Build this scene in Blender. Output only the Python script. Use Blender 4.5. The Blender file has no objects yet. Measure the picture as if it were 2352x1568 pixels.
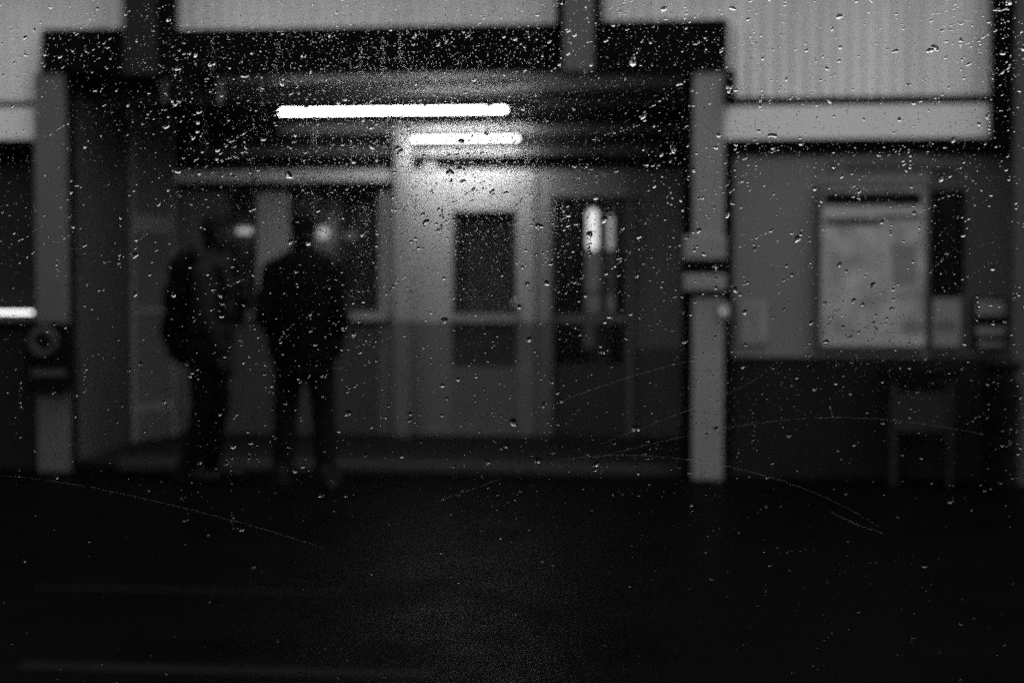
import bpy, bmesh, math, random
import numpy as np
from mathutils import Vector, Matrix, Euler

random.seed(7)
rng = np.random.default_rng(11)
S = bpy.context.scene
COL = S.collection
R = math.radians

# ------------------------------------------------------------------ camera
FPX, W, H = 3500.0, 2352.0, 1568.0          # focal length in pixels of a 2352 px wide frame
CAM_Z = 1.27
PITCH, YAW = 2.19, 5.4
cd = bpy.data.cameras.new('camera')
cam = bpy.data.objects.new('camera', cd)
COL.objects.link(cam)
cam.location = (0, 0, CAM_Z)
cam.rotation_euler = (R(90 - PITCH), 0, R(YAW))
cd.sensor_width = 36
cd.lens = 36 * FPX / W
cd.clip_start = 0.05
cd.clip_end = 3000
PANE_Y = 0.70
cd.dof.use_dof = True
cd.dof.focus_distance = PANE_Y * 1.003
cd.dof.aperture_fstop = 53.57 / (26.0 * PANE_Y / FPX * 1000)
cd.dof.aperture_blades = 0
S.camera = cam

# ------------------------------------------------------------------ sky and light
world = bpy.data.worlds.new('World')
S.world = world
world.use_nodes = True
nt = world.node_tree
bg = nt.nodes['Background']
sky = nt.nodes.new('ShaderNodeTexSky')
sky.sky_type = 'NISHITA'
sky.sun_disc = False
SUN_EL, SUN_AZ = 60.0, 100.0                 # azimuth clockwise from +Y: from the right, a little behind the camera
sky.sun_elevation = R(SUN_EL)
sky.sun_rotation = R(SUN_AZ)
sky.air_density = 2.0
sky.dust_density = 2.0
bw = nt.nodes.new('ShaderNodeRGBToBW')       # the photograph is black and white
nt.links.new(sky.outputs[0], bw.inputs[0])
nt.links.new(bw.outputs[0], bg.inputs[0])
bg.inputs[1].default_value = 0.15
world.cycles.sampling_method = 'NONE'
sd = bpy.data.lights.new('sun', 'SUN')
sd.energy = 0.9
sd.angle = R(25)
sun = bpy.data.objects.new('sun', sd)
COL.objects.link(sun)
sv = Vector((math.sin(R(SUN_AZ)) * math.cos(R(SUN_EL)), math.cos(R(SUN_AZ)) * math.cos(R(SUN_EL)), math.sin(R(SUN_EL))))
sun.rotation_euler = sv.to_track_quat('Z', 'Y').to_euler()
sun.location = sv * 40

S.view_settings.view_transform = 'Standard'
S.view_settings.look = 'None'
S.view_settings.gamma = 1
S.view_settings.exposure = 0.93
S.cycles.use_denoising = False               # sensor grain, as in the photograph
S.cycles.max_bounces = 7
S.cycles.diffuse_bounces = 3
S.cycles.caustics_reflective = False
S.cycles.caustics_refractive = False
S.cycles.transparent_max_bounces = 16
S.cycles.sample_clamp_indirect = 4.0

# ------------------------------------------------------------------ helpers
RM = Euler((R(90 - PITCH), 0, R(YAW))).to_matrix()


def ray(px, py):
    return RM @ Vector(((px - W / 2) / FPX, (H / 2 - py) / FPX, -1.0))


def at(px, py, Y):
    d = ray(px, py)
    return Vector((0, 0, CAM_Z)) + d * (Y / d.y)


def ground(px, py, z=0.0):
    d = ray(px, py)
    return Vector((0, 0, CAM_Z)) + d * ((z - CAM_Z) / d.z)


MATS = {}


def mat(name, col, rough=0.6, spec=0.4, vary=0.15, scale=6.0, bump=0.0, metallic=0.0, stretch=(1, 1, 1), rvary=0.1):
    if name in MATS:
        return MATS[name]
    m = bpy.data.materials.new(name)
    m.use_nodes = True
    t = m.node_tree
    p = t.nodes['Principled BSDF']
    tc = t.nodes.new('ShaderNodeTexCoord')
    mp = t.nodes.new('ShaderNodeMapping')
    mp.inputs['Scale'].default_value = stretch
    t.links.new(tc.outputs['Object'], mp.inputs[0])
    n = t.nodes.new('ShaderNodeTexNoise')
    n.inputs['Scale'].default_value = scale
    n.inputs['Detail'].default_value = 6
    n.inputs['Roughness'].default_value = 0.65
    t.links.new(mp.outputs[0], n.inputs['Vector'])
    mr = t.nodes.new('ShaderNodeMapRange')
    mr.inputs[1].default_value = 0.25
    mr.inputs[2].default_value = 0.75
    mr.inputs[3].default_value = col * (1 - vary)
    mr.inputs[4].default_value = col * (1 + vary)
    t.links.new(n.outputs[0], mr.inputs[0])
    cc = t.nodes.new('ShaderNodeCombineColor')
    for k in range(3):
        t.links.new(mr.outputs[0], cc.inputs[k])
    t.links.new(cc.outputs[0], p.inputs['Base Color'])
    rr = t.nodes.new('ShaderNodeMapRange')
    rr.inputs[1].default_value = 0.3
    rr.inputs[2].default_value = 0.7
    rr.inputs[3].default_value = max(0.03, rough - rvary)
    rr.inputs[4].default_value = min(1, rough + rvary)
    t.links.new(n.outputs[0], rr.inputs[0])
    t.links.new(rr.outputs[0], p.inputs['Roughness'])
    p.inputs['Specular IOR Level'].default_value = spec
    p.inputs['Metallic'].default_value = metallic
    if bump:
        b = t.nodes.new('ShaderNodeBump')
        b.inputs['Strength'].default_value = bump
        b.inputs['Distance'].default_value = 0.01
        n2 = t.nodes.new('ShaderNodeTexNoise')
        n2.inputs['Scale'].default_value = scale * 12
        n2.inputs['Detail'].default_value = 4
        t.links.new(mp.outputs[0], n2.inputs['Vector'])
        t.links.new(n2.outputs[0], b.inputs['Height'])
        t.links.new(b.outputs[0], p.inputs['Normal'])
    MATS[name] = m
    return m


def emit(name, strength):
    m = bpy.data.materials.new(name)
    m.use_nodes = True
    t = m.node_tree
    t.nodes.remove(t.nodes['Principled BSDF'])
    e = t.nodes.new('ShaderNodeEmission')
    e.inputs[1].default_value = strength
    t.links.new(e.outputs[0], t.nodes['Material Output'].inputs[0])
    return m


def glazing(name, tint, rough=0.02):
    m = bpy.data.materials.new(name)
    m.use_nodes = True
    t = m.node_tree
    t.nodes.remove(t.nodes['Principled BSDF'])
    tr = t.nodes.new('ShaderNodeBsdfTransparent')
    tr.inputs[0].default_value = (tint, tint, tint, 1)
    gl = t.nodes.new('ShaderNodeBsdfGlossy')
    gl.inputs['Roughness'].default_value = rough
    fr = t.nodes.new('ShaderNodeFresnel')
    fr.inputs[0].default_value = 1.5
    mx = t.nodes.new('ShaderNodeMixShader')
    t.links.new(fr.outputs[0], mx.inputs[0])
    t.links.new(tr.outputs[0], mx.inputs[1])
    t.links.new(gl.outputs[0], mx.inputs[2])
    t.links.new(mx.outputs[0], t.nodes['Material Output'].inputs[0])
    return m


def tag(o, label=None, cat=None, group=None, kind=None):
    if label:
        o['label'] = label
    if cat:
        o['category'] = cat
    if group:
        o['group'] = group
    if kind:
        o['kind'] = kind
    return o


def empty(name, loc=(0, 0, 0), rz=0.0):
    o = bpy.data.objects.new(name, None)
    COL.objects.link(o)
    o.location = loc
    o.rotation_euler = (0, 0, rz)
    o.empty_display_size = 0.1
    return o


def root_loc(o):
    v = Vector((0, 0, 0))
    while o is not None:
        v = v + o.location
        o = o.parent
    return v


def link(name, bm, m, parent=None, smooth=False, local=False):
    """one mesh object from world-space geometry"""
    if parent is not None and not local:
        bmesh.ops.translate(bm, verts=bm.verts, vec=-root_loc(parent))
    me = bpy.data.meshes.new(name)
    bm.normal_update()
    bm.to_mesh(me)
    bm.free()
    if smooth:
        me.polygons.foreach_set('use_smooth', [True] * len(me.polygons))
    o = bpy.data.objects.new(name, me)
    COL.objects.link(o)
    if m is not None:
        me.materials.append(m)
    o.parent = parent
    return o


def bbox(bm, lo, hi, bev=0.0):
    b = bmesh.new()
    bmesh.ops.create_cube(b, size=1)
    for v in b.verts:
        v.co = Vector([lo[k] + (v.co[k] + 0.5) * (hi[k] - lo[k]) for k in range(3)])
    if bev:
        bmesh.ops.bevel(b, geom=b.edges[:], offset=bev, segments=2, affect='EDGES', profile=0.7)
    join(bm, b)


def join(bm, b):
    me = bpy.data.meshes.new('tmp')
    b.to_mesh(me)
    b.free()
    bm.from_mesh(me)
    bpy.data.meshes.remove(me)


def pxbox(x0, x1, y0, y1, Y):
    """extent on the plane Y seen through that rectangle: x0,x1,z0,z1"""
    ym, xm = (y0 + y1) / 2, (x0 + x1) / 2
    return at(x0, ym, Y).x, at(x1, ym, Y).x, at(xm, y1, Y).z, at(xm, y0, Y).z


def pbox(name, x0, x1, y0, y1, Y, depth, m, parent=None, bev=0.004, z0=None, z1=None):
    a, b, c, d = pxbox(x0, x1, y0, y1, Y)
    if z0 is not None:
        c = z0
    if z1 is not None:
        d = z1
    bm = bmesh.new()
    bbox(bm, (a, Y, c), (b, Y + depth, d), bev)
    return link(name, bm, m, parent)


def cyl(bm, p0, p1, r0, r1=None, n=14, cap=True):
    r1 = r0 if r1 is None else r1
    p0, p1 = Vector(p0), Vector(p1)
    q = (p1 - p0).to_track_quat('Z', 'Y')
    b = bmesh.new()
    bmesh.ops.create_cone(b, cap_ends=cap, segments=n, radius1=r0, radius2=r1, depth=(p1 - p0).length)
    bmesh.ops.transform(b, matrix=Matrix.Translation((p0 + p1) / 2) @ q.to_matrix().to_4x4(), verts=b.verts)
    join(bm, b)


def ell(bm, c, r, rot=None, u=16, v=10):
    b = bmesh.new()
    bmesh.ops.create_uvsphere(b, u_segments=u, v_segments=v, radius=1)
    M = Matrix.Translation(c) @ (rot.to_matrix().to_4x4() if rot else Matrix()) @ Matrix.Diagonal((r[0], r[1], r[2], 1))
    bmesh.ops.transform(b, matrix=M, verts=b.verts)
    join(bm, b)


def cap(bm, p0, p1, r0, r1, n=12):
    cyl(bm, p0, p1, r0, r1, n)
    ell(bm, p0, (r0,) * 3, u=n, v=8)
    ell(bm, p1, (r1,) * 3, u=n, v=8)


# ------------------------------------------------------------------ materials
M_asph = mat('wet_asphalt', 0.001, 0.46, 0.005, 0.35, 1.6, 0.35, rvary=0.2)
M_porch = mat('porch_concrete', 0.011, 0.8, 0.04, 0.25, 2.5, 0.2)
M_kerb = mat('kerb_concrete', 0.022, 0.8, 0.05, 0.25, 5, 0.3)
M_clad = mat('white_cladding', 0.56, 0.5, 0.1, 0.17, 1.1, stretch=(3, 1, 0.4))
M_fascia = mat('white_fascia', 0.52, 0.5, 0.2, 0.05, 2)
M_dark = mat('black_paint', 0.003, 0.85, 0.03, 0.3, 3)
M_gap = mat('dark_trim_and_shadow', 0.004, 0.85, 0.03, 0.3, 3)  # dark trim tone, also used for the painted-in shadow strips
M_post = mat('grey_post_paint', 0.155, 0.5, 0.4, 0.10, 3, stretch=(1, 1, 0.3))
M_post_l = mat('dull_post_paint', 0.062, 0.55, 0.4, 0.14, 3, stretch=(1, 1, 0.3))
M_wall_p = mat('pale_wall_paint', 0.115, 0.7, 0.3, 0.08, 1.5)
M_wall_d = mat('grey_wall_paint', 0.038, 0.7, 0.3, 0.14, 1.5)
M_plinth = mat('dark_plinth_paint', 0.0105, 0.8, 0.05, 0.3, 2)
M_door = mat('cream_lit_joinery', 0.37, 0.5, 0.4, 0.07, 2)  # pale tone for the lamplit wall sections, light put into the colour
M_int = mat('porch_grey_and_shade', 0.12, 0.6, 0.3, 0.18, 1.5)  # darker wall tone for sections the lamps miss, shade put into the colour
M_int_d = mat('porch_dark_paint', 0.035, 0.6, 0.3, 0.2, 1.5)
M_ceil = mat('porch_ceiling_paint', 0.22, 0.7, 0.2, 0.2, 2)
M_paper = mat('poster_paper', 0.25, 0.6, 0.3, 0.75, 5.0)
M_paper2 = mat('grey_notice_paper', 0.165, 0.6, 0.3, 0.18, 6.0)
M_print = mat('poster_ink', 0.005, 0.6, 0.04, 0.3, 9)
M_print2 = mat('poster_grey_ink', 0.09, 0.6, 0.3, 0.2, 9)
M_light = mat('poster_white_band', 0.26, 0.6, 0.3, 0.1, 5)
M_steel = mat('galvanised_steel', 0.015, 0.45, 0.2, 0.2, 8)
M_cloth_b = mat('black_jacket_cloth', 0.0018, 0.9, 0.02, 0.4, 14, 0.3)
M_cloth_g = mat('grey_jacket_cloth', 0.008, 0.9, 0.02, 0.25, 12, 0.3)
M_trouser = mat('dark_trouser_cloth', 0.003, 0.9, 0.02, 0.3, 14, 0.3)
M_skin = mat('skin', 0.014, 0.6, 0.05, 0.1, 20)
M_hair = mat('dark_hair', 0.004, 0.9, 0.03, 0.3, 40)
M_shoe = mat('black_shoe_leather', 0.004, 0.7, 0.1, 0.2, 20)
M_glass = glazing('window_glass', 0.75)
M_room = mat('interior_paint', 0.25, 0.7, 0.2, 0.2, 1.5)

FAC, BACK = 10.0, 12.0

# ------------------------------------------------------------------ ground
bm = bmesh.new()
for x0, x1, y0, y1 in ((-900, 900, -60, 1500),):
    vs = [bm.verts.new(p) for p in ((x0, y0, 0), (x1, y0, 0), (x1, y1, 0), (x0, y1, 0))]
    bm.faces.new(vs)
tag(link('platform', bm, M_asph), kind='structure')

xL, xR = at(165, 900, FAC).x, at(1585, 900, FAC).x
bm = bmesh.new()
bbox(bm, (xL - 0.2, FAC + 0.12, 0.004), (xR + 0.1, BACK + 3.5, 0.06), 0.005)
porch = tag(link('porch_floor', bm, M_porch), kind='structure')
bm = bmesh.new()
bbox(bm, (at(270, 1080, FAC).x, FAC - 0.02, 0.003), (xR - 0.02, FAC + 0.119, 0.066), 0.012)
tag(link('kerb', bm, M_kerb), kind='structure')

# faint worn lines painted along the platform edge
M_line = mat('worn_platform_line', 0.0019, 0.7, 0.03, 0.6, 5)
for yy, a, b, w in ((1545, 20, 1000, 0.05), (1362, 60, 800, 0.025)):
    g = ground(700, yy)
    bm = bmesh.new()
    xa, xb = ground(a, yy).x, ground(b, yy).x
    vs = [bm.verts.new(p) for p in ((xa, g.y - w, 0.004), (xb, g.y - w, 0.004), (xb, g.y + w, 0.004), (xa, g.y + w, 0.004))]
    bm.faces.new(vs)
    tag(link('platform_edge_line', bm, M_line), kind='structure')

# ------------------------------------------------------------------ station building
B = empty('station_building', (0, FAC + 1.0, 0))
tag(B, 'low station building with white ribbed upper cladding and a dark recessed porch', 'building')


def clad(x0, x1, z0, z1, Y, first):
    """one ribbed sheet, corrugated along x"""
    pitch, dep = 0.092, 0.015
    prof = ((0, 0), (0.38, 0), (0.5, 1), (0.88, 1))
    bm = bmesh.new()
    n0 = int(math.floor(x0 / pitch)) - 1
    xs = [(pitch * (k + u), h) for k in range(n0, int(x1 / pitch) + 2) for u, h in prof]
    xa, ha = zip(*xs)
    xs = [(x0, float(np.interp(x0, xa, ha)))] + [(x, h) for x, h in xs if x0 < x < x1] + [(x1, float(np.interp(x1, xa, ha)))]
    lo = [bm.verts.new((x, Y - dep * h, z0)) for x, h in xs]
    hi = [bm.verts.new((x, Y - dep * h, z1)) for x, h in xs]
    lob = [bm.verts.new((x, Y + 0.01, z0)) for x, h in xs]
    for k in range(len(xs) - 1):
        bm.faces.new((lo[k], lo[k + 1], hi[k + 1], hi[k]))
        bm.faces.new((lob[k], lob[k + 1], lo[k + 1], lo[k]))
    return link('cladding_panel', bm, M_clad, B)


TOPZ = 3.36
zc_r = at(1970, 222, FAC).z
zc_l = at(40, 241, FAC).z
zc = (zc_r + zc_l) / 2
z_lint = 2.70
x_lp, x_rp = at(92, 200, FAC).x, at(1668, 200, FAC).x
x_end = at(2278, 110, FAC).x
x = -7.0
while x < x_end - 0.02:
    xe = min(x + 0.9, x_end)
    for c in (x_lp, x_rp):
        if x + 0.02 < c < xe - 0.02:
            xe = c
    z0 = z_lint + 0.05 if x_lp - 0.01 <= x < x_rp - 0.01 else zc
    clad(x, xe + (0.012 if xe < x_end - 0.01 and xe not in (x_lp, x_rp) else 0.0), z0, TOPZ, FAC + 0.02 + random.uniform(-0.0015, 0.0015), False)
    x = xe
# backing wall behind the sheets, roof and closing walls
bm = bmesh.new()
bbox(bm, (-7, FAC + 0.05, z_lint + 0.05), (7, FAC + 0.15, TOPZ - 0.01))
link('upper_wall', bm, M_gap, B)
bm = bmesh.new()
bbox(bm, (-7.2, FAC - 0.12, TOPZ + 0.002), (7.2, FAC + 6, TOPZ + 0.14), 0.01)
link('roof', bm, M_gap, B)
for xx in (-7.0, 6.85):
    bm = bmesh.new()
    bbox(bm, (xx, FAC + 0.16, 0), (xx + 0.15, FAC + 5.8, TOPZ))
    link('side_wall', bm, M_wall_d, B)
bm = bmesh.new()
bbox(bm, (-7.0, FAC + 5.5, 0), (7.0, FAC + 5.65, TOPZ - 0.02))
link('rear_wall', bm, M_room, B)

# right-hand facade
zb = 0.0
a, b, c, d = pxbox(1672, 1873, 345, 822, FAC)
pl_top = at(2000, 822, FAC).z
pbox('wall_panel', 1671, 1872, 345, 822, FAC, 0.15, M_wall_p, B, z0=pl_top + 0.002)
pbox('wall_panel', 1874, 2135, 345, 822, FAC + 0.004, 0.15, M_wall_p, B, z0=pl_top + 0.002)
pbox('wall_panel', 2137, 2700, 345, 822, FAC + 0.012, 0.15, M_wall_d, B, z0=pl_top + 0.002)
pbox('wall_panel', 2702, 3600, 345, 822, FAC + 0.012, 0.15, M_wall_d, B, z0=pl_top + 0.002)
pbox('plinth', 1671, 3600, 822, 1100, FAC + 0.02, 0.13, M_plinth, B, z0=0.0, z1=pl_top)
pbox('fascia_board', 1664, 2293, 241, 318, FAC - 0.07, 0.09, M_fascia, B)
pbox('fascia_board', 2400, 3600, 241, 318, FAC - 0.07, 0.09, M_fascia, B)
pbox('upper_shadow_strip', 1664, 3600, 223, 240, FAC - 0.02, 0.05, M_gap, B)  # dark strip standing for the recess shadow above the fascia
pbox('lower_shadow_strip', 1668, 3600, 319, 346, FAC - 0.03, 0.06, M_gap, B)  # dark strip standing for the shadow below the fascia
pbox('corner_board', 2279, 2352, -220, 342, FAC - 0.11, 0.035, M_gap, B)
pbox('corner_post', 2330, 2420, -220, 1100, FAC - 0.20, 0.085, M_wall_d, B, z0=0)
# left-hand facade with a serving hatch
pbox('fascia_board', -900, 81, 252, 325, FAC - 0.07, 0.09, M_fascia, B)
pbox('upper_shadow_strip', -900, 84, 238, 251, FAC - 0.02, 0.05, M_gap, B)  # painted-in shadow above the left fascia
pbox('lower_shadow_strip', -900, 84, 326, 345, FAC - 0.03, 0.06, M_gap, B)  # painted-in shadow below the left fascia
pbox('plinth', -900, 84, 732, 1090, FAC + 0.02, 0.13, M_plinth, B, z0=0)
pbox('hatch_sill', -900, 80, 727, 737, FAC - 0.06, 0.3, M_wall_d, B)
pbox('hatch_back', -900, 84, 330, 732, FAC + 0.22, 0.06, mat('hatch_paint', 0.02, 0.8, 0.05), B)

# porch fascia beam and the posts that hang and carry it
pbox('porch_beam', 95, 283, 66, 165, FAC - 0.14, 0.16, M_dark, B)
pbox('porch_beam', 283.5, 1291, 62, 165, FAC - 0.14, 0.16, M_dark, B)
pbox('porch_beam', 1291.5, 1672, 47, 165, FAC - 0.14, 0.16, M_dark, B)
pbox('hanger_post', 282, 352, -260, 172, FAC - 0.24, 0.07, mat('hanger_dark_paint', 0.011, 0.6, 0.1), B)
pbox('hanger_flange', 352.5, 404, -260, 165, FAC - 0.17, 0.025, M_gap, B)
pbox('hanger_post', 1295, 1362, -260, 162, FAC - 0.24, 0.07, M_post_l, B)
pbox('hanger_flange', 1276, 1383, -260, 60, FAC - 0.165, 0.02, M_gap, B)

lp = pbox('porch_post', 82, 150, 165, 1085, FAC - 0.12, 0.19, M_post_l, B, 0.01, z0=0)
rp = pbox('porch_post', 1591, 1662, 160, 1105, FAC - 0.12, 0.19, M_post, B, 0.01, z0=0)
pbox('post_flange', 1663, 1684, 160, 1105, FAC - 0.05, 0.06, M_gap, B, z0=0)
pbox('post_flange', 151, 166, 165, 1085, FAC - 0.05, 0.06, M_gap, B, z0=0)
pbox('post_flange', 1566, 1590, 165, 1105, FAC - 0.05, 0.06, M_gap, B, z0=0)
pbox('post_collar', 1571, 1668, 541, 596, FAC - 0.16, 0.12, M_post, B, 0.012)
pbox('post_collar', 1571, 1668, 630, 667, FAC - 0.16, 0.12, M_post, B, 0.012)
pbox('post_strap', 1574, 1666, 597, 629, FAC - 0.14, 0.10, M_gap, B)
pbox('post_strap', 1574, 1666, 668, 679, FAC - 0.14, 0.10, M_gap, B)
pbox('junction_box', 1667, 1690, 168, 228, FAC - 0.16, 0.08, M_gap, B)

# porch ceiling, side walls, beams
bm = bmesh.new()
bbox(bm, (x_lp, FAC + 0.03, z_lint), (x_rp, BACK + 3.4, z_lint + 0.045))
link('porch_ceiling', bm, M_ceil, B)
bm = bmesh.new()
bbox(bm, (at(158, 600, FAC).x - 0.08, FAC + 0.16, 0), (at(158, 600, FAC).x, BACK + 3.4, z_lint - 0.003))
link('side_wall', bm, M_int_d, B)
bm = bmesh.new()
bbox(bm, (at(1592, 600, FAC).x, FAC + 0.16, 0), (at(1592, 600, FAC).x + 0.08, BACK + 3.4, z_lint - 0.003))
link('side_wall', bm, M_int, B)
pbox('ceiling_joist', 1236, 1588, 196, 240, FAC + 1.5, 0.1, mat('right_joist_paint', 0.3, 0.6, 0.2), B)
for x0, x1 in ((165, 372), (440, 502)):
    pbox('ceiling_joist', x0, x1, 178, 236, FAC + 0.5, 0.12, mat('joist_paint', 0.3, 0.6, 0.2), B, z1=z_lint - 0.003)

# porch rear wall: piers, heads and spandrels round the openings
zbot = 0.061


def pier(x0, x1, y0, y1, m, name='wall_panel', Y=BACK, dep=0.14, zb=None):
    return pbox(name, x0, x1, y0, y1, Y, dep, m, B, 0.003, z0=zb)


pier(150, 1600, 222, 389, mat('upper_wall_paint', 0.02, 0.7, 0.1), 'upper_wall', zb=None)
pier(165, 523, 390, 1020, M_int, zb=zbot)
pier(590, 664, 440, 711, M_door)
pier(524, 869, 390, 439, M_int, 'window_head')
pier(870, 1039, 390, 740, M_door)
M_low_shade = mat('low_wall_shade', 0.15, 0.6, 0.3, 0.12)  # darker lower wall tone imitating the lamp light dying away downwards
pier(870, 1039, 741, 1020, M_low_shade, 'shaded_lower_wall', zb=zbot)
pier(1040, 1186, 390, 484, M_door, 'window_head')
pier(1187, 1228, 390, 740, M_door)
pier(1187, 1228, 741, 1020, M_low_shade, 'shaded_lower_wall', zb=zbot)
pier(1229, 1267, 390, 740, mat('mid_joinery_paint', 0.26, 0.5, 0.4, 0.1), Y=BACK + 0.02, dep=0.12)  # pier in a middle tone between its neighbours
pier(1229, 1267, 741, 1020, M_int, 'shaded_lower_wall', zb=zbot, Y=BACK + 0.02, dep=0.12)
pier(1268, 1442, 390, 452, mat('head_paint', 0.22, 0.6, 0.3), 'window_head')
pier(1443, 1600, 390, 800, M_int)
pier(1443, 1600, 801, 1020, mat('right_low_wall_shade', 0.06, 0.6, 0.2), 'shaded_lower_wall', zb=zbot)  # lower part given a darker tone in place of shade
pier(524, 869, 738, 1020, mat('spandrel_paint', 0.065, 0.6, 0.3, 0.15), 'spandrel', zb=zbot)
pier(1040, 1186, 844, 1020, M_int, 'spandrel', zb=zbot)
pier(1040, 1186, 742, 843, M_int_d, 'lower_panel', Y=BACK + 0.03, dep=0.08)
pier(1268, 1442, 846, 1020, M_int_d, 'door_panel', zb=zbot, Y=BACK + 0.02, dep=0.08)
pbox('window_sill', 770, 888, 718, 736, BACK - 0.10, 0.2, M_door, B)
pbox('window_sill', 524, 768, 718, 736, BACK - 0.06, 0.16, M_int, B)
pbox('window_rail', 1036, 1188, 722, 741, BACK - 0.03, 0.12, mat('rail_paint', 0.25, 0.5, 0.4, 0.1), B)

bm = bmesh.new()
pk = at(1184, 697, BACK - 0.05)
ell(bm, pk, (0.032, 0.03, 0.032))
cyl(bm, pk, pk + Vector((0, 0.09, 0)), 0.012)
link('door_knob', bm, M_door, B, smooth=True)

# ledges and bars above the doors, caught by the lamps
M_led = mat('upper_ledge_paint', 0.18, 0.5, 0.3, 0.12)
pbox('ledge', 640, 904, 284, 307, BACK - 0.10, 0.098, M_led, B)
pbox('ledge', 943, 1228, 284, 307, BACK - 0.10, 0.098, M_led, B)
pbox('ledge', 1229, 1580, 284, 307, BACK - 0.10, 0.098, M_int, B)
pbox('ledge', 420, 904, 339, 357, BACK - 0.12, 0.118, M_int, B)
pbox('ledge', 943, 1388, 339, 357, BACK - 0.12, 0.118, M_int, B)
pbox('ledge', 1390, 1522, 332, 358, BACK - 0.12, 0.118, M_int, B)
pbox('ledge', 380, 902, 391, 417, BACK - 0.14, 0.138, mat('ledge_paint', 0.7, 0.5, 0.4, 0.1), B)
pbox('ledge', 380, 902, 418, 436, BACK - 0.03, 0.028, M_int_d, B)  # dark strip standing for the shadow under the ledge above
pbox('transom_bar', 974, 1002, 348, 389, BACK - 0.03, 0.028, M_door, B)
pbox('porch_column', 906, 941, 284, 738, BACK - 0.17, 0.165, M_door, B, 0.008)
pbox('porch_column_low_shade', 905, 942, 740, 1020, BACK - 0.172, 0.168, M_low_shade, B, 0.008, z0=zbot)  # column foot in the same painted-in shade tone


def window(x0, x1, y0, y1, bars=(), fr=9, Y=BACK + 0.05, m=None):
    m = m or M_int_d
    X0, X1, Z0, Z1 = pxbox(x0, x1, y0, y1, Y)
    t = fr / 290.0
    bm = bmesh.new()
    bbox(bm, (X0, Y, Z0), (X0 + t, Y + 0.05, Z1))
    bbox(bm, (X1 - t, Y, Z0), (X1, Y + 0.05, Z1))
    bbox(bm, (X0 + t, Y, Z0), (X1 - t, Y + 0.05, Z0 + t))
    bbox(bm, (X0 + t, Y, Z1 - t), (X1 - t, Y + 0.05, Z1))
    cuts = [X0 + t] + [at(p, (y0 + y1) / 2, Y).x for p in bars] + [X1 - t]
    for p in cuts[1:-1]:
        bbox(bm, (p - t / 2, Y + 0.002, Z0 + t), (p + t / 2, Y + 0.048, Z1 - t))
    f = link('window_frame', bm, m, B)
    for k in range(len(cuts) - 1):
        b2 = bmesh.new()
        bbox(b2, (cuts[k] + 0.001, Y + 0.02, Z0 + t), (cuts[k + 1] - 0.001, Y + 0.026, Z1 - t))
        link('pane', b2, M_glass, f)
    return f


window(525, 589, 440, 717)
window(665, 869, 440, 717, bars=(785,))
window(1041, 1185, 485, 721)
window(1269, 1441, 453, 845, bars=(1384,))

for x0, x1, y0, y1, al in ((1030, 1196, 470, 730, 0.5), (656, 786, 430, 730, 0.85), (787, 880, 430, 730, 0.3), (515, 600, 430, 730, 0.22)):
    pbox('reflector_board', x0, x1, y0, y1, BACK + 0.185, 0.01, mat('reflector_tone_%d' % x0, al, 0.8, 0.1, 0.1, 4), B, 0.0)  # added pale boards behind the panes, catching light to lift the window tone

pbox('interior_reflector', 1240, 1475, 380, 1010, BACK + 1.1, 0.02, M_room, B, 0.0)  # added pale panel that catches the glow so the doorway is not black
M_df = mat('door_frame_paint', 0.11, 0.5, 0.3)
pbox('door_frame', 1262, 1270, 446, 1020, BACK - 0.03, 0.03, M_df, B, 0.003, z0=zbot)
pbox('door_frame', 1441, 1454, 446, 1020, BACK - 0.03, 0.03, M_df, B, 0.003, z0=zbot)
pbox('door_rail', 1272, 1439, 722, 741, BACK + 0.005, 0.035, M_int, B, 0.003)

# panelled screen on the left of the porch, running back at a slant
SC = empty('panelled_screen', ground(205, 1052))
tag(SC, 'slim framed panelled screen slanting back at the left of the porch', 'screen')
p0, p1 = Vector((at(203, 900, 10.75).x, 10.75, 0.06)), Vector((at(398, 900, 11.8).x, 11.8, 0.06))
dv = (p1 - p0).normalized()
nv = Vector((-dv.y, dv.x, 0))
LEN = (p1 - p0).length
M_frame = mat('screen_frame_paint', 0.17, 0.5, 0.4, 0.15, 4)
M_infill = mat('screen_panel_paint', 0.085, 0.5, 0.15, 0.2, 2)


def sbox(name, s0, s1, z0, z1, th, m):
    bm = bmesh.new()
    bbox(bm, (s0, -th / 2, z0), (s1, th / 2, z1), 0.003)
    Mx = Matrix.Translation(p0) @ Matrix((dv, nv, Vector((0, 0, 1)))).transposed().to_4x4()
    bmesh.ops.transform(bm, matrix=Mx, verts=bm.verts)
    return link(name, bm, m, SC)


for s in (0, LEN * 0.46, LEN - 0.045):
    sbox('mullion', s, s + 0.045, 0.0, 2.55, 0.06, M_frame)
for z0, z1 in ((1.60, 1.74), (0.98, 1.02), (0.22, 0.28)):
    for s0, s1 in ((0.047, LEN * 0.46 - 0.002), (LEN * 0.46 + 0.047, LEN - 0.047)):
        sbox('rail', s0, s1, z0, z1, 0.045, M_frame)
for z0, z1 in ((0.0, 0.218), (0.282, 0.978)):
    for s0, s1 in ((0.047, LEN * 0.46 - 0.002), (LEN * 0.46 + 0.047, LEN - 0.047)):
        sbox('panel', s0, s1, z0, z1, 0.02, M_infill)
for z0, z1 in ((1.022, 1.598), (1.742, 2.54)):
    for s0, s1 in ((0.047, LEN * 0.46 - 0.002), (LEN * 0.46 + 0.047, LEN - 0.047)):
        sbox('upper_panel', s0, s1, z0, z1, 0.02, M_infill)

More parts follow.
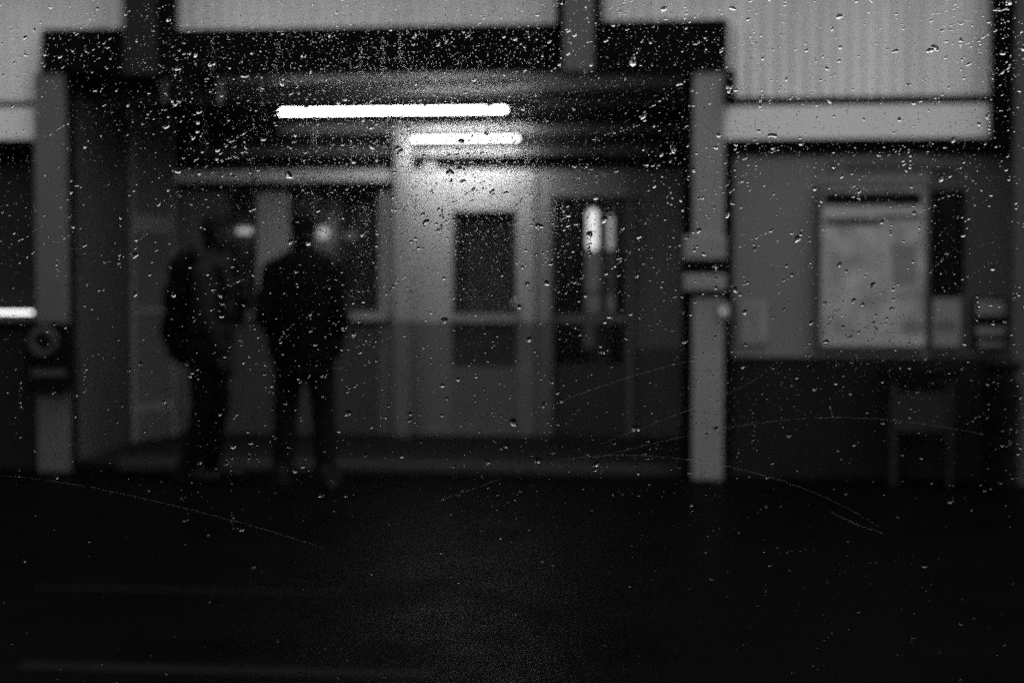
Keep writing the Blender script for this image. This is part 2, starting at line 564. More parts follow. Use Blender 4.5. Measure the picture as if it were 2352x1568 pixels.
# ------------------------------------------------------------------ lamps
def tube_lamp(name, label, px0, px1, py, Y, rad, strength, housing=0.05, group=None):
    a, b = at(px0, py, Y), at(px1, py, Y)
    b.z = a.z = (a.z + b.z) / 2
    t = empty(name, (a + b) / 2)
    tag(t, label, 'lamp', group)
    bm = bmesh.new()
    for k in range(24):
        cyl(bm, a.lerp(b, k / 24), a.lerp(b, (k + 1) / 24), rad, n=8, cap=k in (0, 23))
    link('tube', bm, emit(name + '_tube_light', strength), t, smooth=False)
    if housing:
        bm = bmesh.new()
        bbox(bm, (a.x - 0.04, Y - housing, a.z + rad + 0.006), (b.x + 0.04, Y + housing, a.z + rad + 0.05), 0.006)
        link('housing', bm, M_gap, t)
    for e, s in ((a, -1), (b, 1)):
        bm = bmesh.new()
        bbox(bm, (min(e.x, e.x + s * 0.03), Y - 0.018, e.z - 0.02), (max(e.x, e.x + s * 0.03), Y + 0.018, e.z + rad + 0.01), 0.004)
        link('end_cap', bm, M_gap, t)
    return t


tube_lamp('tube_lamp', 'long white fluorescent tube glowing under the front of the porch ceiling', 646, 1162, 255, 11.2, 0.010, 15)
l2 = tube_lamp('tube_lamp', 'shorter white fluorescent tube over the porch doors, right of the pale column', 948, 1188, 320, BACK - 0.30, 0.006, 135, housing=0.018)
a, b = at(946, 320, BACK - 0.34), at(1190, 320, BACK - 0.34)
bm = bmesh.new()
bbox(bm, (a.x, BACK - 0.345, a.z - 0.010), (b.x, BACK - 0.335, a.z + 0.010), 0.003)
link('front_diffuser', bm, emit('front_diffuser_light', 5.0), l2)  # added glowing screen hiding the overbright tube behind it
tube_lamp('hatch_lamp', 'bright strip light along the sill of the dark hatch at the left edge', -400, 78, 717, FAC + 0.10, 0.008, 1.8, housing=0)


def small_lamp(name, label, px, py, Y, r, strength, shape, cat='lamp'):
    p = at(px, py, Y)
    t = empty(name, p)
    tag(t, label, cat)
    bm = bmesh.new()
    if shape == 'globe':
        ell(bm, p, (r, r, r))
    elif shape == 'box':
        bbox(bm, (p.x - r * 2.4, p.y - 0.03, p.z - r), (p.x + r * 2.4, p.y + 0.03, p.z + r), 0.012)
    else:
        cap(bm, p - Vector((0, 0, shape)), p + Vector((0, 0, shape)), r, r)
    link('shade', bm, emit(name + '_light', strength), t, smooth=True)
    bm = bmesh.new()
    if shape == 'globe':
        cyl(bm, p + Vector((0, 0, r * 0.9)), p + Vector((0, 0, r + 0.06)), r * 0.4, n=10)
        cyl(bm, p + Vector((0, 0, r + 0.06)), Vector((p.x, p.y, z_lint)), 0.008, n=8)
        link('cord', bm, M_gap, t)
    elif shape == 'box':
        cyl(bm, p + Vector((0, 0, r)), Vector((p.x, p.y, z_lint)), 0.008, n=8)
        link('cord', bm, M_gap, t)
    else:
        bbox(bm, (p.x - r * 1.3, p.y + r, 0.06), (p.x + r * 1.3, p.y + r + 0.03, p.z + shape), 0.004)
        link('backplate', bm, M_door, t)
    return t


small_lamp('pendant_lamp', 'small oblong lamp shining inside the window between the two people', 562, 530, BACK + 0.125, 0.024, 0.42, 'box')
small_lamp('pendant_lamp', 'small round globe lamp shining just right of the standing head', 741, 534, BACK + 0.126, 0.048, 0.45, 'globe')
small_lamp('pendant_lamp', 'faint little lamp inside the window right of the round globe', 805, 541, BACK + 0.125, 0.020, 0.10, 'box')
small_lamp('lamp_reflection', 'brighter upright lamp reflection in the glazed door, built as a glowing strip', 1361, 527, 12.9, 0.045, 0.9, 0.13)  # glowing body standing for a lamp's reflection in the door glass
small_lamp('lamp_reflection', 'dimmer slim upright lamp reflection at the right in the glazed door, built as a glowing strip', 1402, 534, 12.9, 0.024, 0.34, 0.12)
M_dim = emit('dim_reflection_glow', 0.055)  # faint glow imitating the reflection trailing down the door glass
M_dim2 = emit('dimmest_reflection_glow', 0.022)
wl = [o for o in COL.objects if o.name.startswith('lamp_reflection')]
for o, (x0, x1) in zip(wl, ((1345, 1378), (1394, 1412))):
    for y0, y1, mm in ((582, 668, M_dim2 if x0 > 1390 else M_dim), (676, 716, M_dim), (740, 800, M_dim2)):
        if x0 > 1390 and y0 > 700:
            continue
        pbox('reflection_strip', x0 + (0 if y0 < 700 else -4), x1 - (0 if y0 < 700 else 14), y0, y1, 12.88, 0.02, mm, o, 0.004)
p = at(1662, 714, FAC - 0.14)
bl = empty('button_lamp', p)
tag(bl, 'tiny glowing round button lamp on the right porch post', 'lamp')
bm = bmesh.new()
ell(bm, p, (0.022, 0.012, 0.022))
link('lens', bm, emit('button_light', 0.2), bl, smooth=True)
bm = bmesh.new()
bbox(bm, (p.x - 0.035, p.y + 0.004, p.z - 0.05), (p.x + 0.035, p.y + 0.09, p.z + 0.05), 0.004)
link('button_box', bm, M_post, bl)

# ------------------------------------------------------------------ notices on the right wall
def board(name, label, rects, Y, cat, x0, x1, y0, y1, m, frame=None):
    a, b, c, d = pxbox(x0, x1, y0, y1, Y)
    t = empty(name, ((a + b) / 2, Y, c))
    tag(t, label, cat)
    bm = bmesh.new()
    bbox(bm, (a, Y, c), (b, Y + 0.02, d), 0.002)
    link('sheet', bm, m, t)
    if frame:
        f = 0.016
        for nm, lo, hi in (('frame_side', (a - f, c), (a - 0.001, d)), ('frame_side', (b + 0.001, c), (b + f, d)),
                           ('frame_rail', (a - f, d + 0.001), (b + f, d + f)), ('frame_rail', (a - f, c - f), (b + f, c - 0.001))):
            bm = bmesh.new()
            bbox(bm, (lo[0], Y - 0.012, lo[1]), (hi[0], Y + 0.024, hi[1]), 0.003)
            link(nm, bm, frame, t)
    for nm, q0, q1, r0, r1, mm in rects:
        A, Bx, C, D = pxbox(q0, q1, r0, r1, Y)
        bm = bmesh.new()
        bbox(bm, (A, Y - 0.004, C), (Bx, Y - 0.0005, D))
        link(nm, bm, mm, t)
    return t


board('timetable_board', 'large pale timetable poster with a black header bar on the right wall',
      [('header_bar', 1893, 2117, 441, 471, M_print), ('white_band', 1890, 2120, 475, 500, M_light),
       ('title_line', 1894, 2022, 504, 515, M_print), ('title_line', 2024, 2118, 495, 503, M_print2),
       ('white_band', 1888, 2126, 772, 793, M_light), ('faded_patch', 2050, 2105, 560, 650, mat('faded_print', 0.135, 0.6, 0.3, 0.2, 5)),
       ('faded_patch', 2076, 2122, 735, 766, mat('faded_print', 0.135, 0.6, 0.3, 0.2, 5))],
      FAC - 0.035, 'poster', 1886, 2128, 430, 796, M_paper, M_wall_d)
board('notice', 'small grey notice beside the bottom right corner of the large poster', [('print_block', 2152, 2195, 735, 760, M_print2)],
      FAC - 0.02, 'notice', 2142, 2206, 686, 796, M_paper2)
board('notice', 'dark bordered notice with pale stripes at the far right, above the bin',
      [('pale_stripe', 2243, 2308, 690, 724, M_paper2), ('pale_stripe', 2243, 2308, 750, 770, M_paper2), ('pale_stripe', 2246, 2306, 784, 796, M_paper2)],
      FAC - 0.02, 'notice', 2236, 2314, 684, 800, M_print)
board('notice', 'faint square notice with a grey ring printed on it, right of the porch post', [('print_block', 1745, 1760, 702, 780, mat('pale_print', 0.19, 0.6, 0.3, 0.1))],
      FAC - 0.018, 'notice', 1698, 1762, 690, 792, mat('thin_notice_paper', 0.145, 0.6, 0.3, 0.2, 8))
board('name_strip', 'thin dark strip sign high on the wall above the large poster', [], FAC - 0.016, 'sign', 1945, 2205, 368, 388, mat('strip_sign_paint', 0.045, 0.6, 0.3, 0.4, 9))
board('wall_vent', 'small dark square vent under the eaves, left of the strip sign', [], FAC - 0.016, 'vent', 1905, 1928, 366, 390, mat('vent_paint', 0.06, 0.6, 0.3, 0.3, 9))
# narrow dark window right of the poster
X0, X1, Z0, Z1 = pxbox(2146, 2214, 436, 672, FAC - 0.01)
nw = empty('narrow_window', ((X0 + X1) / 2, FAC - 0.01, Z0))
tag(nw, 'tall narrow black window right of the large poster', 'window')
bm = bmesh.new()
for lo, hi in (((X0, Z0), (X0 + 0.025, Z1)), ((X1 - 0.025, Z0), (X1, Z1)), ((X0 + 0.026, Z0), (X1 - 0.026, Z0 + 0.025)), ((X0 + 0.026, Z1 - 0.025), (X1 - 0.026, Z1))):
    bbox(bm, (lo[0], FAC - 0.03, lo[1]), (hi[0], FAC + 0.01, hi[1]), 0.003)
link('window_frame', bm, M_dark, nw)
bm = bmesh.new()
bbox(bm, (X0 + 0.026, FAC - 0.012, Z0 + 0.026), (X1 - 0.026, FAC - 0.004, Z1 - 0.026))
link('pane', bm, mat('black_glass', 0.004, 0.2, 0.4, 0.2), nw)

# box with a pale ring on the left post
cb = empty('alarm_box', at(110, 900, FAC - 0.2))
tag(cb, 'dark alarm box with a pale ring on the left porch post', 'alarm box')
pbox('case', 58, 162, 741, 899, FAC - 0.2, 0.078, M_dark, cb, 0.01)
c = at(100, 786, FAC - 0.205)
bm = bmesh.new()
N, NR = 36, 8
vv = [[bm.verts.new((c.x + (0.078 + 0.026 * math.cos(2 * math.pi * j / NR)) * math.cos(2 * math.pi * i / N), c.y - 0.012 * math.sin(2 * math.pi * j / NR) - 0.008,
                     c.z + (0.078 + 0.026 * math.cos(2 * math.pi * j / NR)) * math.sin(2 * math.pi * i / N))) for j in range(NR)] for i in range(N)]
for i in range(N):
    for j in range(NR):
        bm.faces.new((vv[i][j], vv[(i + 1) % N][j], vv[(i + 1) % N][(j + 1) % NR], vv[i][(j + 1) % NR]))
link('ring', bm, mat('ring_paint', 0.016, 0.6, 0.3, 0.4, 12), cb, smooth=True)
bm = bmesh.new()
ell(bm, c + Vector((0.01, -0.006, 0.005)), (0.012, 0.01, 0.012))
link('knob', bm, M_steel, cb, smooth=True)
pbox('label_plate', 72, 150, 850, 862, FAC - 0.203, 0.006, M_int_d, cb, 0.0)

# ------------------------------------------------------------------ litter bin and stand on the right
g = at(2297, 1106, 9.62)
bn = empty('litter_bin', (g.x, g.y, 0))
tag(bn, 'black round litter bin at the right edge under the striped notice', 'litter bin')
RB, HB = 0.115, 0.66
bm = bmesh.new()
cyl(bm, (g.x, g.y, 0.03), (g.x, g.y, HB), RB * 0.92, RB, 24)
link('body', bm, M_dark, bn, smooth=False)
for z in (0.12, 0.56):
    bm = bmesh.new()
    cyl(bm, (g.x, g.y, z), (g.x, g.y, z + 0.03), RB * 1.03, RB * 1.03, 24)
    link('band', bm, M_gap, bn)
bm = bmesh.new()
cyl(bm, (g.x, g.y, 0.0), (g.x, g.y, 0.03), RB * 0.8, RB * 0.8, 20)
link('base', bm, M_gap, bn)
for k in range(4):
    an = k * math.pi / 2 + 0.7
    bm = bmesh.new()
    cyl(bm, (g.x + RB * 0.85 * math.cos(an), g.y + RB * 0.85 * math.sin(an), HB), (g.x + RB * 0.85 * math.cos(an), g.y + RB * 0.85 * math.sin(an), HB + 0.10), 0.008, n=8)
    link('lid_support', bm, M_gap, bn)
bm = bmesh.new()
ell(bm, (g.x, g.y, HB + 0.10), (RB * 1.08, RB * 1.08, 0.05), u=24, v=12)
link('lid', bm, M_dark, bn, smooth=True)

g = at(2118, 1096, 9.72)
tb = empty('luggage_stand', (g.x, g.y, 0))
tag(tb, 'low steel stand with a dark top and pale legs below the large poster', 'stand')
yF = g.y
for x0, x1 in ((2046, 2060), (2176, 2190)):
    pbox('leg', x0, x1, 868, 1096, yF, 0.03, M_steel, tb, 0.003, z0=0)
    pbox('leg', x0 - 1, x1 - 1, 868, 1096, yF + 0.16, 0.03, M_steel, tb, 0.003, z0=0)
pbox('top', 2030, 2205, 846, 867, yF - 0.03, 0.25, M_dark, tb, 0.006)
pbox('front_panel', 2061, 2175, 900, 990, yF + 0.008, 0.015, mat('stand_panel_paint', 0.019, 0.5, 0.1, 0.2), tb, 0.002)
pbox('cross_bar', 2061, 2175, 1040, 1048, yF + 0.008, 0.012, M_gap, tb, 0.002)

# ------------------------------------------------------------------ people
def finish(name, bm, m, parent, vox, smooth_it=6):
    o = link(name, bm, m, parent, local=True)
    r = o.modifiers.new('remesh', 'REMESH')
    r.mode = 'VOXEL'
    r.voxel_size = vox
    r.use_smooth_shade = True
    s = o.modifiers.new('smooth', 'SMOOTH')
    s.iterations = smooth_it
    s.factor = 0.5
    return o


def hand(bm, w, d, side, palm_n, curl=0.5, k=1.0):
    """palm plus five bent fingers; d = direction of the fingers, side = towards the thumb, palm_n = out of the palm"""
    d, side, palm_n = (Vector(v).normalized() for v in (d, side, palm_n))
    w = Vector(w)
    for o_ in (-0.028, -0.01, 0.01, 0.027):
        cap(bm, w + side * o_ * 0.6, w + d * 0.085 * k + side * o_, 0.016, 0.014, 8)
    for o_, L in ((0.031, 0.072), (0.011, 0.082), (-0.010, 0.076), (-0.030, 0.058)):
        b = w + d * 0.088 * k + side * o_
        q = b + (d * math.cos(curl * 0.6) + palm_n * math.sin(curl * 0.6)) * L * 0.45
        e = q + (d * math.cos(curl * 1.5) + palm_n * math.sin(curl * 1.5)) * L * 0.55
        cap(bm, b, q, 0.0105, 0.0095, 8)
        cap(bm, q, e, 0.0095, 0.008, 8)
    b = w + d * 0.025 + side * 0.03
    q = b + (d * 0.7 + side * 0.6 + palm_n * 0.3).normalized() * 0.042
    e = q + (d * 0.95 + side * 0.1 + palm_n * 0.4).normalized() * 0.034
    cap(bm, b, q, 0.014, 0.012, 8)
    cap(bm, q, e, 0.012, 0.009, 8)


def head(bm, c, fwd, s=1.0):
    """skull, jaw, nose, brow, lips, ears; c = centre of the head, fwd = where it looks"""
    fwd = Vector(fwd).normalized()
    rt = fwd.cross(Vector((0, 0, 1))).normalized()
    up = rt.cross(fwd)
    rot = Matrix((rt, fwd, up)).transposed().to_euler()

    def P(x, y, z):
        return c + (rt * x + fwd * y + up * z) * s
    ell(bm, P(0, -0.012, 0.03), (0.074 * s, 0.094 * s, 0.088 * s), rot)
    ell(bm, P(0, 0.022, -0.045), (0.058 * s, 0.066 * s, 0.068 * s), rot)
    ell(bm, P(0, 0.055, -0.088), (0.028 * s, 0.028 * s, 0.022 * s), rot)
    cap(bm, P(0, 0.083, 0.012), P(0, 0.104, -0.028), 0.010 * s, 0.015 * s)
    ell(bm, P(0, 0.085, -0.057), (0.024 * s, 0.010 * s, 0.008 * s), rot)
    ell(bm, P(0, 0.083, -0.067), (0.021 * s, 0.010 * s, 0.008 * s), rot)
    for q in (-1, 1):
        ell(bm, P(q * 0.030, 0.076, 0.026), (0.024 * s, 0.014 * s, 0.009 * s), rot)
        ell(bm, P(q * 0.075, -0.005, -0.008), (0.010 * s, 0.018 * s, 0.032 * s), rot)
        ell(bm, P(q * 0.040, 0.062, -0.025), (0.022 * s, 0.018 * s, 0.016 * s), rot)
    return P, rot


def eyes(P, parent):
    for q in (-1, 1):
        b = bmesh.new()
        ell(b, P(q * 0.031, 0.072, 0.006), (0.012, 0.012, 0.012))
        link('eye', b, mat('eye_dark', 0.05, 0.2, 0.5), parent, smooth=True, local=True)


def shoe(parent, heel, toe, z=0.0):
    b = bmesh.new()
    h, t = Vector(heel), Vector(toe)
    for k in range(6):
        f = k / 5
        p_ = h.lerp(t, f)
        ell(b, (p_.x, p_.y, z + 0.045 - 0.012 * f), (0.045 - 0.004 * abs(f - 0.6), 0.045, 0.050 - 0.014 * f))
    cap(b, (h.x, h.y, z + 0.05), (h.x, h.y, z + 0.11), 0.044, 0.047)
    bbox(b, (min(h.x, t.x) - 0.035, min(h.y, t.y) - 0.03, z + 0.0), (max(h.x, t.x) + 0.035, max(h.y, t.y) + 0.03, z + 0.022))
    return finish('shoe', b, M_shoe, parent, 0.008, 4)


# ---- man seen from behind, hands in his pockets
g = ground(700, 1117)
mroot_loc = g
V = Vector


def person_back(g):
    b = bmesh.new()
    hc = V((0.005, 0.02, 1.615))
    P, rot = head(b, hc, (0.12, 1, -0.05), 1.07)
    cap(b, (0, -0.012, 1.40), (0.003, 0.0, 1.55), 0.062, 0.055)
    for z, rx, ry in ((1.36, 0.17, 0.10), (1.25, 0.185, 0.115), (1.1, 0.165, 0.11), (0.97, 0.165, 0.115)):
        ell(b, (0, 0, z), (rx, ry, 0.13))
    for q in (-1, 1):
        sh, el_, wr = V((q * 0.20, -0.005, 1.345)), V((q * 0.262, -0.06, 1.07)), V((q * 0.20, 0.12, 0.93))
        cap(b, sh, el_, 0.055, 0.045)
        cap(b, el_, wr, 0.043, 0.030)
        hand(b, wr, (-q * 0.5, 0.3, -0.8), (0, 1, 0.2), (-q, -0.2, 0), 0.5)
        hp, kn, an = V((q * 0.095, 0, 0.90)), V((q * 0.125, 0.02, 0.49)), V((q * 0.135, -0.02, 0.09))
        cap(b, hp, kn, 0.09, 0.06)
        cap(b, kn, an, 0.058, 0.040)
        cap(b, an + V((0, -0.02, -0.045)), an + V((q * 0.02, 0.15, -0.06)), 0.038, 0.03)
    o = finish('person', b, M_skin, None, 0.008, 5)
    o.location = g
    # jacket: padded, to the thighs, stand collar
    b = bmesh.new()
    for z, rx, ry in ((1.33, 0.19, 0.13), (1.24, 0.215, 0.15), (1.15, 0.215, 0.155), (1.06, 0.21, 0.155), (0.98, 0.21, 0.155), (0.90, 0.21, 0.15), (0.83, 0.21, 0.15)):
        ell(b, (0, 0, z), (rx, ry, 0.17))
    ell(b, (0, 0, 0.72), (0.203, 0.145, 0.07))
    cap(b, (0, -0.012, 1.40), (0, -0.008, 1.475), 0.088, 0.072)
    for q in (-1, 1):
        sh, el_, wr = V((q * 0.185, -0.005, 1.335)), V((q * 0.228, -0.06, 1.08)), V((q * 0.185, 0.11, 0.92))
        ell(b, sh, (0.085, 0.085, 0.08))
        cap(b, V((q * 0.06, -0.005, 1.42)), sh + V((0, 0, 0.01)), 0.06, 0.075)
        cap(b, sh, el_, 0.08, 0.068)
        cap(b, el_, wr, 0.068, 0.055)
        ell(b, (q * 0.19, 0.06, 0.88), (0.05, 0.09, 0.09))
    finish('jacket', b, M_cloth_b, o, 0.010, 5)
    b = bmesh.new()
    ell(b, (0, 0, 0.88), (0.175, 0.125, 0.14))
    for q in (-1, 1):
        cap(b, (q * 0.085, 0, 0.88), (q * 0.118, 0.015, 0.50), 0.105, 0.082)
        cap(b, (q * 0.118, 0.015, 0.50), (q * 0.133, -0.02, 0.10), 0.080, 0.068)
    finish('trousers', b, M_trouser, o, 0.010, 5)
    for q in (-1, 1):
        shoe(o, (q * 0.135, -0.05, 0), (q * 0.16, 0.16, 0))
    b = bmesh.new()
    ell(b, P(0, -0.022, 0.034), (0.092, 0.108, 0.098), rot)
    ell(b, P(0, -0.065, -0.045), (0.062, 0.045, 0.065), rot)
    ell(b, P(0, 0.045, 0.085), (0.062, 0.05, 0.035), rot)
    finish('hair', b, M_hair, o, 0.007, 4)
    eyes(P, o)
    return o


pm = person_back(g)
tag(pm, 'person in a dark padded jacket standing with hands in pockets, right of the backpacker', 'person')
pm.rotation_euler.z = R(4)

# ---- person in profile facing right, rucksack on the back
g = ground(466, 1102)


def person_side(g):
    b = bmesh.new()
    hc = V((0.125, -0.01, 1.585))
    P, rot = head(b, hc, (1, 0.35, -0.06))
    cap(b, (0.07, 0, 1.37), (0.108, 0, 1.52), 0.058, 0.052)
    for x_, z, rx, ry in ((0.075, 1.33, 0.10, 0.16), (0.075, 1.22, 0.115, 0.17), (0.065, 1.08, 0.105, 0.155), (0.05, 0.94, 0.11, 0.155)):
        ell(b, (x_, 0, z), (rx, ry, 0.13))
    # near arm hangs forward, far arm bent up to the strap
    sh, el_, wr = V((0.085, -0.185, 1.32)), V((0.125, -0.215, 1.05)), V((0.215, -0.20, 0.83))
    cap(b, sh, el_, 0.050, 0.042)
    cap(b, el_, wr, 0.040, 0.028)
    hand(b, wr, (0.25, 0.05, -0.95), (0.8, 0.3, 0.2), (0.1, 1, 0), 0.6)
    sh2, el2, wr2 = V((0.085, 0.185, 1.32)), V((0.15, 0.21, 1.06)), V((0.24, 0.12, 1.18))
    cap(b, sh2, el2, 0.050, 0.042)
    cap(b, el2, wr2, 0.040, 0.028)
    hand(b, wr2, (0.1, -0.4, 0.9), (-0.6, -0.4, -0.1), (-0.6, -0.6, 0), 1.2)
    for q, kx, ax in ((-1, 0.045, -0.055), (1, 0.07, 0.02)):
        hp, kn, an = V((0.035, q * 0.09, 0.88)), V((kx, q * 0.10, 0.48)), V((ax, q * 0.10, 0.09))
        cap(b, hp, kn, 0.085, 0.058)
        cap(b, kn, an, 0.055, 0.038)
        cap(b, an + V((-0.02, 0, -0.045)), an + V((0.15, 0, -0.06)), 0.036, 0.03)
    o = finish('person', b, M_skin, None, 0.008, 5)
    o.location = g
    b = bmesh.new()
    for x_, z, rx, ry in ((0.075, 1.34, 0.11, 0.175), (0.085, 1.23, 0.135, 0.19), (0.085, 1.10, 0.135, 0.185), (0.075, 0.97, 0.135, 0.18), (0.065, 0.86, 0.135, 0.175), (0.06, 0.79, 0.13, 0.17)):
        ell(b, (x_, 0, z), (rx, ry, 0.15))
    cap(b, (0.07, 0, 1.37), (0.088, 0, 1.44), 0.082, 0.072)
    for (s_, e_, w_) in ((sh, el_, wr + V((0, 0, 0.02))), (sh2, el2, wr2)):
        ell(b, s_, (0.075, 0.075, 0.075))
        cap(b, s_, e_, 0.070, 0.060)
        cap(b, e_, w_, 0.060, 0.045)
    finish('jacket', b, M_cloth_g, o, 0.010, 5)
    b = bmesh.new()
    ell(b, (0.04, 0, 0.86), (0.13, 0.165, 0.13))
    for q, kx, ax in ((-1, 0.045, -0.055), (1, 0.07, 0.02)):
        cap(b, (0.035, q * 0.085, 0.85), (kx, q * 0.10, 0.48), 0.10, 0.078)
        cap(b, (kx, q * 0.10, 0.48), (ax, q * 0.10, 0.10), 0.076, 0.062)
    finish('trousers', b, M_trouser, o, 0.010, 5)
    for q, ax in ((-1, -0.055), (1, 0.02)):
        shoe(o, (ax - 0.04, q * 0.10, 0), (ax + 0.17, q * 0.10, 0))
    b = bmesh.new()
    ell(b, P(0, -0.024, 0.038), (0.082, 0.098, 0.090), rot)
    ell(b, P(0, -0.060, -0.045), (0.062, 0.045, 0.065), rot)
    ell(b, P(0, 0.045, 0.088), (0.062, 0.05, 0.032), rot)
    finish('hair', b, M_hair, o, 0.007, 4)
    eyes(P, o)
    return o


ps = person_side(g)
tag(ps, 'person in a grey jacket seen in profile, wearing the big black backpack', 'person')
ps.rotation_euler.z = R(-6)

bp = empty('backpack', g)
bp.rotation_euler.z = R(-6)
tag(bp, 'bulky black backpack worn by the person in the grey jacket', 'backpack')
b = bmesh.new()
for x_, z, rx, ry, rz in ((-0.10, 1.33, 0.115, 0.15, 0.15), (-0.12, 1.17, 0.135, 0.165, 0.17), (-0.125, 1.0, 0.14, 0.165, 0.16), (-0.11, 0.87, 0.125, 0.155, 0.13)):
    ell(b, (x_, 0, z), (rx, ry, rz))
finish('bag_body', b, M_cloth_b, bp, 0.012, 6)
b = bmesh.new()
ell(b, (-0.215, 0, 0.97), (0.05, 0.12, 0.12))
finish('front_pocket', b, M_cloth_b, bp, 0.010, 4)
for q in (-1, 1):
    b = bmesh.new()
    pts = [V((-0.05, q * 0.10, 1.42)), V((0.06, q * 0.115, 1.425)), V((0.185, q * 0.115, 1.34)), V((0.222, q * 0.125, 1.20)), V((0.16, q * 0.18, 1.0)), V((-0.04, q * 0.165, 0.92))]
    for k in range(5):
        cap(b, pts[k], pts[k + 1], 0.022, 0.022, 8)
    finish('strap', b, M_cloth_b, bp, 0.010, 3)
b = bmesh.new()
for k in range(8):
    a0, a1 = math.pi * k / 8, math.pi * (k + 1) / 8
    cap(b, (-0.06, 0.05 * math.cos(a0), 1.46 + 0.05 * math.sin(a0)), (-0.06, 0.05 * math.cos(a1), 1.46 + 0.05 * math.sin(a1)), 0.010, 0.010, 8)
link('carry_loop', b, M_cloth_b, bp, smooth=True, local=True)

# ------------------------------------------------------------------ the train window and the rain on it
TW = empty('train_carriage', (0, PANE_Y, 0))
tag(TW, 'train carriage whose rain-spotted scratched window the whole view is seen through', 'train carriage')
M_car = mat('carriage_lining', 0.03, 0.6, 0.3)
for nm, lo, hi in (('side_wall', (-11, -0.3), (-1.101, 4.0)), ('side_wall', (1.001, -0.3), (11, 4.0)), ('sill_wall', (-1.1, -0.3), (1.0, 0.669)), ('head_wall', (-1.1, 1.831), (1.0, 4.0))):  # unseen carriage shell, walls and roof raised to block low sky light
    bm = bmesh.new()
    bbox(bm, (lo[0], PANE_Y - 0.06, lo[1]), (hi[0], PANE_Y + 0.004, hi[1]))
    link(nm, bm, M_car, TW)
for nm, lo, hi in (('roof', (-11, -2.1, 4.001), (11, PANE_Y, 4.1)), ('far_wall', (-11, -2.1, -0.3), (11, -2.0, 4.0)), ('floor', (-11, -1.999, -0.05), (11, PANE_Y - 0.061, 0.02))):
    bm = bmesh.new()
    bbox(bm, lo, hi)
    link(nm, bm, M_car, TW)
cl = bpy.data.materials.new('clear_pane')
cl.use_nodes = True
t = cl.node_tree
t.nodes.remove(t.nodes['Principled BSDF'])
tr = t.nodes.new('ShaderNodeBsdfTransparent')
tr.inputs[0].default_value = (0.97, 0.97, 0.97, 1)
t.links.new(tr.outputs[0], t.nodes['Material Output'].inputs[0])
bm = bmesh.new()
bbox(bm, (-1.05, PANE_Y - 0.006, 0.72), (0.95, PANE_Y - 0.001, 1.78))
link('pane', bm, cl, TW)
M_rub = mat('rubber_gasket', 0.015, 0.7, 0.2)
for lo, hi in (((-1.10, 0.67), (-1.051, 1.83)), ((0.951, 0.67), (1.0, 1.83)), ((-1.05, 0.67), (0.95, 0.719)), ((-1.05, 1.781), (0.95, 1.83))):
    bm = bmesh.new()
    bbox(bm, (lo[0], PANE_Y - 0.03, lo[1]), (hi[0], PANE_Y + 0.012, hi[1]), 0.008)
    link('gasket', bm, M_rub, TW)

# hairline scratches
ms = bpy.data.materials.new('scratch_haze')
ms.use_nodes = True
t = ms.node_tree
t.nodes.remove(t.nodes['Principled BSDF'])
tr = t.nodes.new('ShaderNodeBsdfTransparent')
tl = t.nodes.new('ShaderNodeBsdfTranslucent')
tl.inputs[0].default_value = (0.5, 0.5, 0.5, 1)
nz = t.nodes.new('ShaderNodeTexNoise')
nz.inputs['Scale'].default_value = 130
nz.inputs['Detail'].default_value = 5
mr = t.nodes.new('ShaderNodeMapRange')
mr.inputs[1].default_value, mr.inputs[2].default_value = 0.3, 0.75
mr.inputs[3].default_value, mr.inputs[4].default_value = 0.0, 0.13
t.links.new(nz.outputs[0], mr.inputs[0])
mx = t.nodes.new('ShaderNodeMixShader')
t.links.new(mr.outputs[0], mx.inputs[0])
t.links.new(tr.outputs[0], mx.inputs[1])
t.links.new(tl.outputs[0], mx.inputs[2])
t.links.new(mx.outputs[0], t.nodes['Material Output'].inputs[0])


def scratch(pts, wpx):
    # quadratic through control pixels
    P_ = np.array(pts, float)
    tt = np.linspace(0, 1, 40)
    n = len(P_)
    kn = np.linspace(0, 1, n)
    co = np.polyfit(kn, P_, min(3, n - 1))
    xs, ys = np.polyval(co[:, 0], tt), np.polyval(co[:, 1], tt)
    bm = bmesh.new()
    prev = None
    for i in range(len(tt)):
        j, k = max(0, i - 1), min(len(tt) - 1, i + 1)
        d = np.array([xs[k] - xs[j], ys[k] - ys[j]])
        d /= np.linalg.norm(d) + 1e-9
        w = wpx * (0.5 + 0.5 * math.sin(math.pi * tt[i]))
        nx, ny = -d[1] * w / 2, d[0] * w / 2
        a = bm.verts.new(at(xs[i] + nx, ys[i] + ny, PANE_Y + 0.0002))
        b_ = bm.verts.new(at(xs[i] - nx, ys[i] - ny, PANE_Y + 0.0002))
        if prev:
            bm.faces.new((prev[0], prev[1], b_, a))
        prev = (a, b_)
    return link('scratch', bm, ms, TW)


scratch([(1290, 1055), (1450, 1045), (1600, 1060), (1760, 1090), (1900, 1145), (2020, 1210)], 3.0)
scratch([(1330, 1060), (1600, 995), (1840, 962), (2060, 966), (2340, 1015)], 2.4)
scratch([(1150, 990), (1320, 910), (1500, 850), (1660, 815)], 2.6)
scratch([(1380, 1020), (1560, 950), (1700, 890), (1790, 825)], 2.4)
scratch([(0, 1092), (200, 1118), (420, 1165), (640, 1225), (760, 1265)], 2.6)
scratch([(1905, 1172), (1960, 1200), (2030, 1225)], 4)
scratch([(1000, 1150), (1080, 1125), (1170, 1090)], 2.0)

# water
mw_ = bpy.data.materials.new('rain_water')
mw_.use_nodes = True
t = mw_.node_tree
t.nodes.remove(t.nodes['Principled BSDF'])
gb = t.nodes.new('ShaderNodeBsdfGlass')
gb.inputs['IOR'].default_value = 1.35
gb.inputs['Roughness'].default_value = 0.0
t.links.new(gb.outputs[0], t.nodes['Material Output'].inputs[0])


